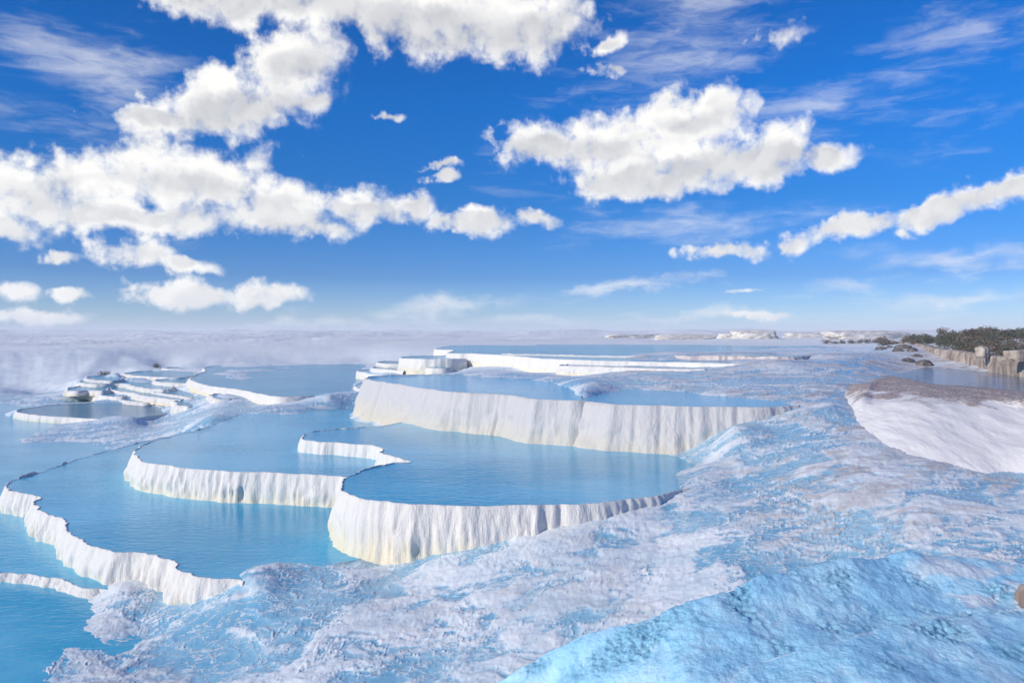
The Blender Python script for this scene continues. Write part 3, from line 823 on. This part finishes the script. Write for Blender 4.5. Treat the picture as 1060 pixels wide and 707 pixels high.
def build_wall():
    plan = [P(1420, 420, 1.55), P(1200, 405, 1.55), P(1060, 391.5, 1.55), P(1010, 383, 1.55), P(967, 377, 1.55), P(952, 371, 1.55), P(941, 367.5, 1.55), (31.5, 66.0, 4.5)]
    tops = [0.95, 0.94, 0.90, 0.84, 0.72, 0.66, 0.62, 0.6]
    path = catmull([(p[0], p[1], 0) for p in plan], 0.06)[:, :2]
    u = np.linspace(0, 1, len(path))
    yy = path[:, 1]
    top = np.interp(yy, [p[1] for p in plan], [CZ - t for t in tops])
    tan = np.gradient(path, axis=0); tan /= np.linalg.norm(tan, axis=1)[:, None]
    nr = np.stack([-tan[:, 1], tan[:, 0]], 1)       # faces the channel
    if nr[:, 0].mean() > 0:
        nr = -nr
    prof = [(0.06, 0.0), (0.055, 0.15), (0.05, 0.3), (0.045, 0.45), (0.04, 0.6), (0.03, 0.72), (0.02, 0.82), (0.015, 0.90), (0.0, 0.96), (-0.06, 1.0), (-0.2, 1.01), (-0.4, 1.0), (-0.45, 0.8), (-0.45, 0.3)]
    off = np.array([p[0] for p in prof]); tz = np.array([p[1] for p in prof])
    bot = CZ - 1.75
    X = path[:, None, 0] + nr[:, None, 0] * off; Y = path[:, None, 1] + nr[:, None, 1] * off
    Z = bot + (top - bot)[:, None] * tz[None]
    D = 0.06 * perlin3(X * 1.5, Y * 1.5, Z * 3) + 0.05 * perlin3(X * 4, Y * 4, Z * 5) + 0.03 * perlin3(X * 9, Y * 9, Z * 9)
    X = X + nr[:, None, 0] * D; Y = Y + nr[:, None, 1] * D; Z = Z + 0.05 * perlin3(X * 1.2, Y * 1.2, Z * 0) * tz
    o = link('stone_wall', grid_mesh('stone_wall', np.stack([X, Y, Z], -1).reshape(-1, 3), len(path), len(prof)), M_WALL)
    tag(o, 'low weathered tan stone wall curving along the channel', 'wall')


build_wall()


def blob_mesh(name, seed, size, sub=3, rough=0.35, flat=0.0, boxy=0.0):
    import bmesh
    bm = bmesh.new()
    bmesh.ops.create_icosphere(bm, subdivisions=sub, radius=1.0)
    V = np.array([v.co[:] for v in bm.verts])
    if boxy:
        m = np.abs(V).max(1)[:, None]
        V = V * (1 - boxy) + V / m * boxy * 0.9
    n = perlin3(V[:, 0] * 1.3 + seed, V[:, 1] * 1.3, V[:, 2] * 1.3) + 0.5 * perlin3(V[:, 0] * 3 + seed, V[:, 1] * 3, V[:, 2] * 3) + 0.22 * perlin3(V[:, 0] * 7, V[:, 1] * 7 + seed, V[:, 2] * 7)
    V = V * (1 + rough * n)[:, None]
    V[:, 2] = np.maximum(V[:, 2], -0.6)
    V = V * np.array(size)
    V[:, 2] -= V[:, 2].min()
    for v, c in zip(bm.verts, V):
        v.co = c
    me = bpy.data.meshes.new(name)
    bm.to_mesh(me); bm.free()
    for p in me.polygons:
        p.use_smooth = True
    return me


def gz(x, y):
    return float(base_z(np.array([x]), np.array([y]))[0])


def put(name, me, mat, px, d, label, cat, sink=0.03, group=None, rz=0.0, z=None):
    x = (px - HX) / F * d
    o = link(name, me, mat)
    o.location = (x, d, (gz(x, d) if z is None else z) - sink)
    o.rotation_euler = (0, 0, rz)
    return tag(o, label, cat, group)


# dark rocks where the wall meets the plain
ROCKS = [(918, 362.5, 0.75), (926, 363.5, 0.55), (935, 368, 0.75), (944, 371, 0.55), (930, 370.5, 0.5), (957, 376, 0.7), (963, 378.5, 0.45), (949, 373.5, 0.4), (921, 366, 0.45), (912, 366.5, 0.6), (940, 375, 0.5)]
for i, (px, py, s) in enumerate(ROCKS):
    d = F * 1.35 / (py - HY); s *= 0.62
    put('rock', blob_mesh('rock', i * 3.1, (s, s * 0.8, s * 0.42)), M_ROCK, px, d, 'dark rough rock in the tumble where the stone wall begins', 'rock', 0.03, 'dark rocks at the end of the stone wall', i * 1.3)
# blocks standing on the wall
put('stone_block', blob_mesh('stone_block', 5, (0.7, 0.35, 0.26), 4, 0.14, boxy=0.75), M_WALL, 1060, 27.9, 'square tan stone block standing on the wall at the right edge', 'stone block', 0.0, None, 0.2, CZ - 0.95)
put('stone_block', blob_mesh('stone_block', 9, (0.34, 0.25, 0.3), 4, 0.25, boxy=0.3), M_WALL, 1017, 32.2, 'small pointed tan stone on the wall below the round bush', 'stone block', 0.0, None, 0.7, CZ - 0.95)
put('pale_boulder', blob_mesh('pale_boulder', 2, (0.16, 0.2, 0.2), 4, 0.2), M_WALL, 1068, 9.6, 'pale beige boulder cut off by the right edge of the blue mound', 'boulder', 0.05, None, 0, CZ - 3.3)

# far ledges of travertine on the plain
LEDGES = [
    (781, 118, (3.4, 2.0, 1.15), 'pale yellow block-shaped ledge beyond the wide upper pool'),
    (755, 124, (2.0, 1.8, 0.85), 'lower whitish ledge leaning on the pale yellow block'),
    (712, 134, (6.2, 1.9, 0.75), 'long low white ledge left of the pale yellow block'),
    (836, 134, (4.5, 1.9, 0.85), 'long low white ledge right of the pale yellow block'),
    (898, 112, (6.4, 2.4, 1.05), 'wide beige ledge with dry bushes at its foot'),
    (660, 150, (6.5, 2.0, 0.7), 'farthest thin white ledge near the horizon'),
]
for i, (px, d, s, lab) in enumerate(LEDGES):
    m = M_WALL if False else M_PALE
    put('travertine_ledge', blob_mesh('travertine_ledge', 20 + i * 4.7, s, 5, 0.24, boxy=0.6), m, px, d, lab, 'ledge', 0.25, 'far travertine ledges', 0.05 * i)


# ------------------------------------------------------------------ bushes
def bush_mesh(seed, rx, rz, n, leaf):
    rng = np.random.RandomState(seed)
    vs, fs = [], []
    lobes = [(rng.uniform(-.5, .5) * rx, rng.uniform(-.5, .5) * rx, rng.uniform(.3, .8) * rz, rng.uniform(.3, .55)) for _ in range(7)]
    for _ in range(n):
        lx, ly, lz, lr = lobes[rng.randint(len(lobes))]
        v = rng.randn(3); v /= np.linalg.norm(v); v *= rng.rand() ** 0.4 * lr
        c = np.array([lx + v[0] * rx, ly + v[1] * rx, max(0.02, lz + v[2] * rz)])
        a = rng.randn(3); a /= np.linalg.norm(a)
        b = np.cross(a, rng.randn(3)); b /= np.linalg.norm(b)
        s = leaf * rng.uniform(.6, 1.4)
        k = len(vs)
        vs += [tuple(c - a * s), tuple(c + b * s * .45), tuple(c + a * s), tuple(c - b * s * .45)]
        fs.append((k, k + 1, k + 2, k + 3))
    me = bpy.data.meshes.new('foliage')
    me.from_pydata(vs, [], fs)
    return me


def twig_mesh(seed, rx, rz):
    rng = np.random.RandomState(seed + 99)
    vs, fs = [], []
    for _ in range(9):
        a = rng.uniform(0, 6.28); r = rng.uniform(.2, .6) * rx
        tip = np.array([math.cos(a) * r, math.sin(a) * r, rz * rng.uniform(.5, .9)])
        k = len(vs)
        w = 0.014
        for q in range(4):
            vs.append((w * math.cos(q * 1.57), w * math.sin(q * 1.57), 0))
        for q in range(4):
            vs.append((tip[0] + .3 * w * math.cos(q * 1.57), tip[1] + .3 * w * math.sin(q * 1.57), tip[2]))
        fs += [(k + q, k + (q + 1) % 4, k + 4 + (q + 1) % 4, k + 4 + q) for q in range(4)]
    me = bpy.data.meshes.new('stem')
    me.from_pydata(vs, [], fs)
    return me


FOL = [bush_mesh(s, 0.55, 0.55, 420, 0.05) for s in range(5)]
FOLD = [me.copy() for me in FOL]
TW = [twig_mesh(s, 0.55, 0.55) for s in range(5)]
for me in FOL:
    me.materials.append(M_SHRUB)
for me in FOLD:
    me.materials.append(M_DRY)
for me in TW:
    me.materials.append(M_TWIG)


def bush(i, x, y, z, s, dry, label, group=None, name='shrub'):
    r = thing(name, label, 'bush', (x, y, z), group)
    r.rotation_euler = (0, 0, i * 1.7)
    r.scale = (s, s, s * random.uniform(.8, 1.1))
    a = bpy.data.objects.new('foliage', (FOLD if dry else FOL)[i % 5]); C.objects.link(a); a.parent = r
    b = bpy.data.objects.new('stem', TW[i % 5]); C.objects.link(b); b.parent = r
    return r


k = 0
for i in range(140):
    d = 29 + 36 * (i / 140.0) ** 1.1
    wx_ = float(np.interp(d, [26.9, 33.0, 39.9, 50.0, 62.0], [17.3, 19.3, 21.2, 25.6, 29.0]))
    x = random.uniform(wx_ + 0.9, max(wx_ + 2.0, (1088 - HX) / F * d))
    dry = random.random() < 0.5
    bush(i, x, d, gz(x, d) - 0.02, random.uniform(.5, .95) * (0.8 + d / 90), dry,
         'low dry brown shrub in the thicket behind the stone wall' if dry else 'low grey green shrub in the thicket behind the stone wall',
         'dry shrubs behind the stone wall' if dry else 'green shrubs behind the stone wall')
rb = thing('round_bush', 'tall round dark bush standing above the thicket by the wall', 'bush', ((1003 - HX) / F * 46, 46, CZ - 0.42))
fm = bush_mesh(77, 0.48, 0.75, 1500, 0.05); link('foliage', fm, M_DRY, rb)
fm2 = twig_mesh(5, 0.4, 0.7); link('stem', fm2, M_TWIG, rb)
for i, px in enumerate((856, 866, 872, 881, 890, 899, 906, 913)):
    x = (px - HX) / F * 92
    bush(i, x, 92, gz(x, 92) - 0.05, random.uniform(.9, 1.6), True, 'small dry bush in the row below the beige ledge', 'dry bushes under the beige ledge')
for i, (px, d, s, lab) in enumerate(((107, 70, 1.2, 'dark bush low on the left white bank'), (163, 76, 0.9, 'dark bush beside the top of the staircase of small pools'))):
    x = (px - HX) / F * d
    bush(i, x, d, gz(x, d), s, i == 3, lab)

# ------------------------------------------------------------------ haze
import bmesh
bm = bmesh.new(); bmesh.ops.create_cube(bm, size=2.0)
me = bpy.data.meshes.new('haze'); bm.to_mesh(me); bm.free()
hm = bpy.data.materials.new('haze'); hm.use_nodes = True
ht = NT(hm.node_tree); hm.node_tree.nodes.clear()
pv = ht.node('ShaderNodeVolumePrincipled'); pv.inputs['Density'].default_value = 0.0012
pv.inputs['Color'].default_value = (0.975, 0.995, 1.0, 1); pv.inputs['Anisotropy'].default_value = 0.0
ou = ht.node('ShaderNodeOutputMaterial'); ht.l.new(pv.outputs[0], ou.inputs['Volume'])
hz = link('haze', me, hm)
hz.scale = (3600, 1650, 11); hz.location = (0, 0, 5.0)
tag(hz, 'thin pale haze over the plain', None, None, 'stuff')


# ------------------------------------------------------------------ world: sky and clouds
w = bpy.data.worlds.new('World'); sc.world = w; w.use_nodes = True
t = NT(w.node_tree); t.n.clear()
sky = t.node('ShaderNodeTexSky', sky_type='NISHITA', sun_disc=False)
sky.sun_elevation = SUN_EL
sky.sun_rotation = math.atan2(SUN_DIR[0], SUN_DIR[1])
sky.air_density = 1.0; sky.dust_density = 0.2; sky.ozone_density = 3.0
vec = t.node('ShaderNodeTexCoord').outputs['Generated']
sx = t.node('ShaderNodeSeparateXYZ'); t.put(sx.inputs[0], vec)
el = t.math('ARCSINE', sx.outputs[2])
az = t.math('ARCTAN2', sx.outputs[0], sx.outputs[1])
cx = t.node('ShaderNodeCombineXYZ')
t.put(cx.inputs[0], t.math('MULTIPLY', az, 10.0)); t.put(cx.inputs[1], t.math('MULTIPLY', el, 10.0))
pt = cx.outputs[0]              # azimuth, elevation in tenths of a radian


def AE(px, py):
    a = math.atan((px - HX) / F)
    e = math.atan((HY - py) / F * math.cos(a))
    return 10 * a, 10 * e


BLOBS = [  # azimuth/elevation given as survey positions, half sizes, tilt, weight
    (300, -14, 190, 42, 0, 1), (450, 12, 170, 46, 0, 1), (550, 22, 70, 46, 8, 1), (300, 62, 78, 42, 30, 1), (235, 104, 100, 40, 10, 1), (170, 126, 64, 22, 0, .9), (318, 106, 42, 14, 12, .7), (230, 2, 110, 24, 0, .8),
    (60, 192, 95, 36, 5, 1), (190, 188, 115, 44, 0, 1), (285, 212, 70, 36, -12, 1), (120, 222, 150, 22, 0, 1), (5, 238, 40, 18, 0, .8), (370, 215, 66, 22, -4, 1), (432, 212, 28, 20, 10, .9), (490, 229, 48, 19, 0, 1), (545, 226, 36, 11, 0, .8), (330, 238, 50, 13, 0, .7),
    (140, 260, 46, 17, 0, 1), (195, 275, 34, 10, -5, .9), (60, 267, 20, 6, 0, .8),
    (195, 306, 58, 17, 0, 1), (272, 306, 56, 16, 3, 1),
    (12, 302, 32, 12, 0, .9), (80, 305, 28, 8, 0, .85), (30, 328, 64, 9, 0, .9), (0, 345, 22, 4, 0, .7),
    (453, 172, 26, 6, 3, .85), (457, 183, 18, 6, 0, .85), (403, 126, 18, 6, 5, .7),
    (560, 146, 46, 26, -8, 1), (635, 152, 110, 42, -4, 1), (720, 128, 74, 40, 0, 1), (690, 172, 115, 34, 4, 1), (790, 156, 62, 34, 0, 1), (850, 160, 46, 18, 0, .95), (735, 108, 34, 20, 0, .9), (655, 192, 70, 14, 0, .9),
    (628, 45, 28, 9, 15, .7), (628, 73, 22, 9, 0, .6), (812, 33, 30, 14, -10, .45),
    (1045, 194, 62, 18, 10, 1), (965, 216, 54, 17, 16, 1), (885, 236, 54, 14, 12, 1), (824, 252, 26, 13, 0, .9), (757, 260, 42, 13, 4, .95), (930, 243, 14, 6, 0, .7),
    (778, 326, 50, 5, 3, .7), (765, 301, 16, 4, 0, .6), (668, 346, 14, 3, 0, .6), (235, 347, 22, 5, 0, .7),
]
WISPS = [(90, 72, 90, 44, -20, .8), (700, 60, 150, 60, 25, .5), (860, 100, 150, 26, 14, .4), (470, 316, 130, 12, 4, 1.15), (650, 296, 130, 8, 3, 1.05), (760, 326, 150, 8, 1, .8), (300, 338, 160, 7, 0, .7), (690, 235, 130, 26, 2, .55), (1010, 265, 110, 14, -3, .85), (1000, 312, 110, 9, 2, .75), (880, 293, 70, 7, 2, .55), (540, 330, 200, 7, 0, .5), (60, 130, 90, 60, -30, .35), (860, 330, 120, 6, 0, .5), (960, 70, 120, 40, 14, .3)]


def blob_field(name, items, k):
    g = bpy.data.node_groups.new(name, 'ShaderNodeTree')
    g.interface.new_socket('p', in_out='INPUT', socket_type='NodeSocketVector')
    g.interface.new_socket('f', in_out='OUTPUT', socket_type='NodeSocketFloat')
    q = NT(g)
    gi = q.node('NodeGroupInput'); go = q.node('NodeGroupOutput')
    acc = None
    for (px, py, rx, ry, rot, wt) in items:
        a, e = AE(px, py)
        m = q.node('ShaderNodeMapping', vector_type='TEXTURE')
        # each puff waits for the one before it, so that the tree is worked through in sequence
        q.put(m.inputs['Vector'], gi.outputs[0] if acc is None else q.vmath('MULTIPLY_ADD', acc, (1e-6, 1e-6, 0), gi.outputs[0]))
        m.inputs['Location'].default_value = (a, e, 0)
        m.inputs['Rotation'].default_value = (0, 0, R(rot))
        m.inputs['Scale'].default_value = (10 * rx / F, 10 * ry / F, 1)
        ln = q.vmath('LENGTH', m.outputs[0])
        f = q.math('MULTIPLY_ADD', ln, -wt, wt)
        acc = f if acc is None else q.math('SMOOTH_MAX', acc, f, k)
    q.put(go.inputs[0], acc)
    return g


G1 = blob_field('cloud field', BLOBS, 0.25)
G2 = blob_field('wisp field', WISPS, 0.2)


def grp(g, v):
    n = t.node('ShaderNodeGroup', node_tree=g)
    t.put(n.inputs[0], v)
    return n.outputs[0]


# billowing: the coordinates are pushed about by turbulence at two sizes
def warped(p):
    a = t.noise2(p, 1.2, 5, 0.62, 0, 'Color')
    a = t.vmath('MULTIPLY', t.vmath('SUBTRACT', a, (0.5, 0.5, 0.5)), (0.70, 0.42, 0))
    return t.vmath('ADD', p, a)


def puffs(p, fine=True):
    n1 = t.noise2(p, 2.4, 9 if fine else 2, 0.62 if fine else 0.5)
    v = t.node('ShaderNodeTexVoronoi', feature='SMOOTH_F1', voronoi_dimensions='2D')
    t.put(v.inputs['Vector'], t.vmath('ADD', p, t.vmath('MULTIPLY', t.noise2(p, 6.0, 2, 0.5, 0, 'Color'), (0.16, 0.16, 0))))
    v.inputs['Scale'].default_value = 3.8 if fine else 2.9; v.inputs['Detail'].default_value = 1.5; v.inputs['Smoothness'].default_value = 0.6
    v.inputs['Roughness'].default_value = 0.5
    pv_ = t.math('SUBTRACT', 0.45, v.outputs['Distance'])
    return t.math('ADD', t.math('MULTIPLY', t.math('SUBTRACT', n1, 0.5), 1.25 if fine else 0.8), t.math('MULTIPLY', pv_, 0.34 if fine else 0.5))


pw = warped(pt)
f0 = grp(G1, pw)
fb = grp(G1, t.vmath('ADD', pw, (0.05, -0.24, 0)))
pu0 = puffs(pt)
sm0 = puffs(pw, False)
sm1 = puffs(t.vmath('ADD', pw, (-0.07, 0.16, 0)), False)
D0 = t.math('ADD', t.math('MINIMUM', f0, 0.60), pu0)
alpha = t.mapr(D0, -0.09, 0.50)
lit = t.mapr(t.math('SUBTRACT', sm0, sm1), -0.30, 0.30)
# depth of cloud overhead: thick above and thin below reads as the grey underside
under = t.mapr(t.math('ADD', t.math('SUBTRACT', f0, fb), t.math('MULTIPLY', sm0, 0.05)), -0.14, 0.40)
thick = t.mapr(t.math('ADD', f0, t.math('MULTIPLY', pu0, 0.12)), 0.06, 0.52)
shade = t.math('MULTIPLY', t.math('MULTIPLY', thick, t.mapr(el, 0.03, 0.24, 0.25, 1.0)), t.math('ADD', t.math('MULTIPLY', under, 0.82), 0.02))
lum = t.math('SUBTRACT', t.math('ADD', 0.88, t.math('MULTIPLY', lit, 0.20)), t.math('MULTIPLY', shade, 0.58))
lum = t.math('ADD', lum, t.math('MULTIPLY', pu0, 0.08))
ccol = t.mix(t.mapr(lum, 0.18, 1.0, smooth=False), (0.47, 0.49, 0.55), (1.0, 0.99, 0.97))
# wisps of high cirrus
wp = t.vmath('MULTIPLY', pt, (0.55, 2.2, 1))
wn = t.noise2(t.vmath('ADD', wp, t.vmath('MULTIPLY', t.noise2(wp, 1.3, 3, .6, 0, 'Color'), (0.8, 0.5, 0))), 1.4, 8, 0.62)
wf = t.math('ADD', grp(G2, warped(pt)), t.math('MULTIPLY', t.math('SUBTRACT', wn, 0.5), 2.2))
wa = t.mapr(wf, -0.1, 1.3, 0, 0.62)
# sky colour: the blue deepens away from the horizon
hs = t.node('ShaderNodeHueSaturation'); t.put(hs.inputs['Color'], sky.outputs[0])
hs.inputs['Saturation'].default_value = 1.25
ramp = t.node('ShaderNodeValToRGB')
t.put(ramp.inputs[0], t.math('MULTIPLY', el, 2.0, clamp=True))
cr = ramp.color_ramp
SKYT = [(0.0, (0.54, 0.74, 1.36)), (0.05, (0.40, 0.61, 1.14)), (0.14, (0.19, 0.40, 0.86)), (0.33, (0.07, 0.42, 0.83)), (0.56, (0.012, 0.50, 0.95)), (1.0, (0.01, 0.47, 0.88))]
cr.elements[0].position = SKYT[0][0]; cr.elements[0].color = (*SKYT[0][1], 1)
cr.elements[1].position = SKYT[-1][0]; cr.elements[1].color = (*SKYT[-1][1], 1)
for p_, c_ in SKYT[1:-1]:
    e_ = cr.elements.new(p_); e_.color = (*c_, 1)
skyc = t.mix(1.0, hs.outputs[0], ramp.outputs[0], 'MULTIPLY')
bg1 = t.node('ShaderNodeBackground'); t.put(bg1.inputs[0], skyc); bg1.inputs[1].default_value = 0.122
bg2 = t.node('ShaderNodeBackground'); t.put(bg2.inputs[0], ccol); bg2.inputs[1].default_value = 0.90
af = t.math('MAXIMUM', alpha, wa)
mx = t.node('ShaderNodeMixShader'); t.put(mx.inputs[0], af)
t.l.new(bg1.outputs[0], mx.inputs[1]); t.l.new(bg2.outputs[0], mx.inputs[2])
# the clouds stand over the plain ahead; the rest of the sky is clear
ahead = t.math('MULTIPLY', t.math('LESS_THAN', t.math('ABSOLUTE', az), 0.85), t.math('MULTIPLY', t.math('GREATER_THAN', el, -0.01), t.math('LESS_THAN', el, 0.62)))
mo = t.node('ShaderNodeMixShader'); t.put(mo.inputs[0], ahead)
bg3 = t.node('ShaderNodeBackground'); t.put(bg3.inputs[0], skyc); bg3.inputs[1].default_value = 0.122
t.l.new(bg3.outputs[0], mo.inputs[1]); t.l.new(mx.outputs[0], mo.inputs[2])
wo = t.node('ShaderNodeOutputWorld'); t.l.new(mo.outputs[0], wo.inputs[0])
w.cycles.sampling_method = 'MANUAL'; w.cycles.sample_map_resolution = 512

# ------------------------------------------------------------------ sun, camera, render settings
sl = bpy.data.lights.new('sun', 'SUN'); sl.energy = 3.6; sl.angle = R(0.6); sl.color = (1.0, 0.915, 0.79)
so = bpy.data.objects.new('sun', sl); C.objects.link(so)
from mathutils import Vector
hx, hy = SUN_DIR; n_ = math.hypot(hx, hy)
sd = Vector((hx / n_ * math.cos(SUN_EL), hy / n_ * math.cos(SUN_EL), math.sin(SUN_EL)))
so.rotation_euler = sd.to_track_quat('Z', 'Y').to_euler()
so.location = (-20, -15, 20)

cam = bpy.data.cameras.new('camera'); co = bpy.data.objects.new('camera', cam); C.objects.link(co)
co.location = (0, 0, CZ); co.rotation_euler = (R(90), 0, 0)
cam.sensor_width = 36; cam.lens = 36 * F / 1060.0; cam.shift_y = -(353.5 - HY) / 1060.0
cam.clip_start = 0.1; cam.clip_end = 20000
sc.camera = co
sc.view_settings.view_transform = 'Standard'; sc.view_settings.look = 'None'
sc.view_settings.exposure = 0.20; sc.view_settings.gamma = 1.0
sc.render.engine = 'CYCLES'
sc.cycles.use_denoising = True
try:
    sc.cycles.denoiser = 'OPENIMAGEDENOISE'
except Exception:
    pass
sc.cycles.max_bounces = 6; sc.cycles.diffuse_bounces = 3; sc.cycles.glossy_bounces = 3; sc.cycles.volume_bounces = 1
sc.cycles.sample_clamp_indirect = 6.0
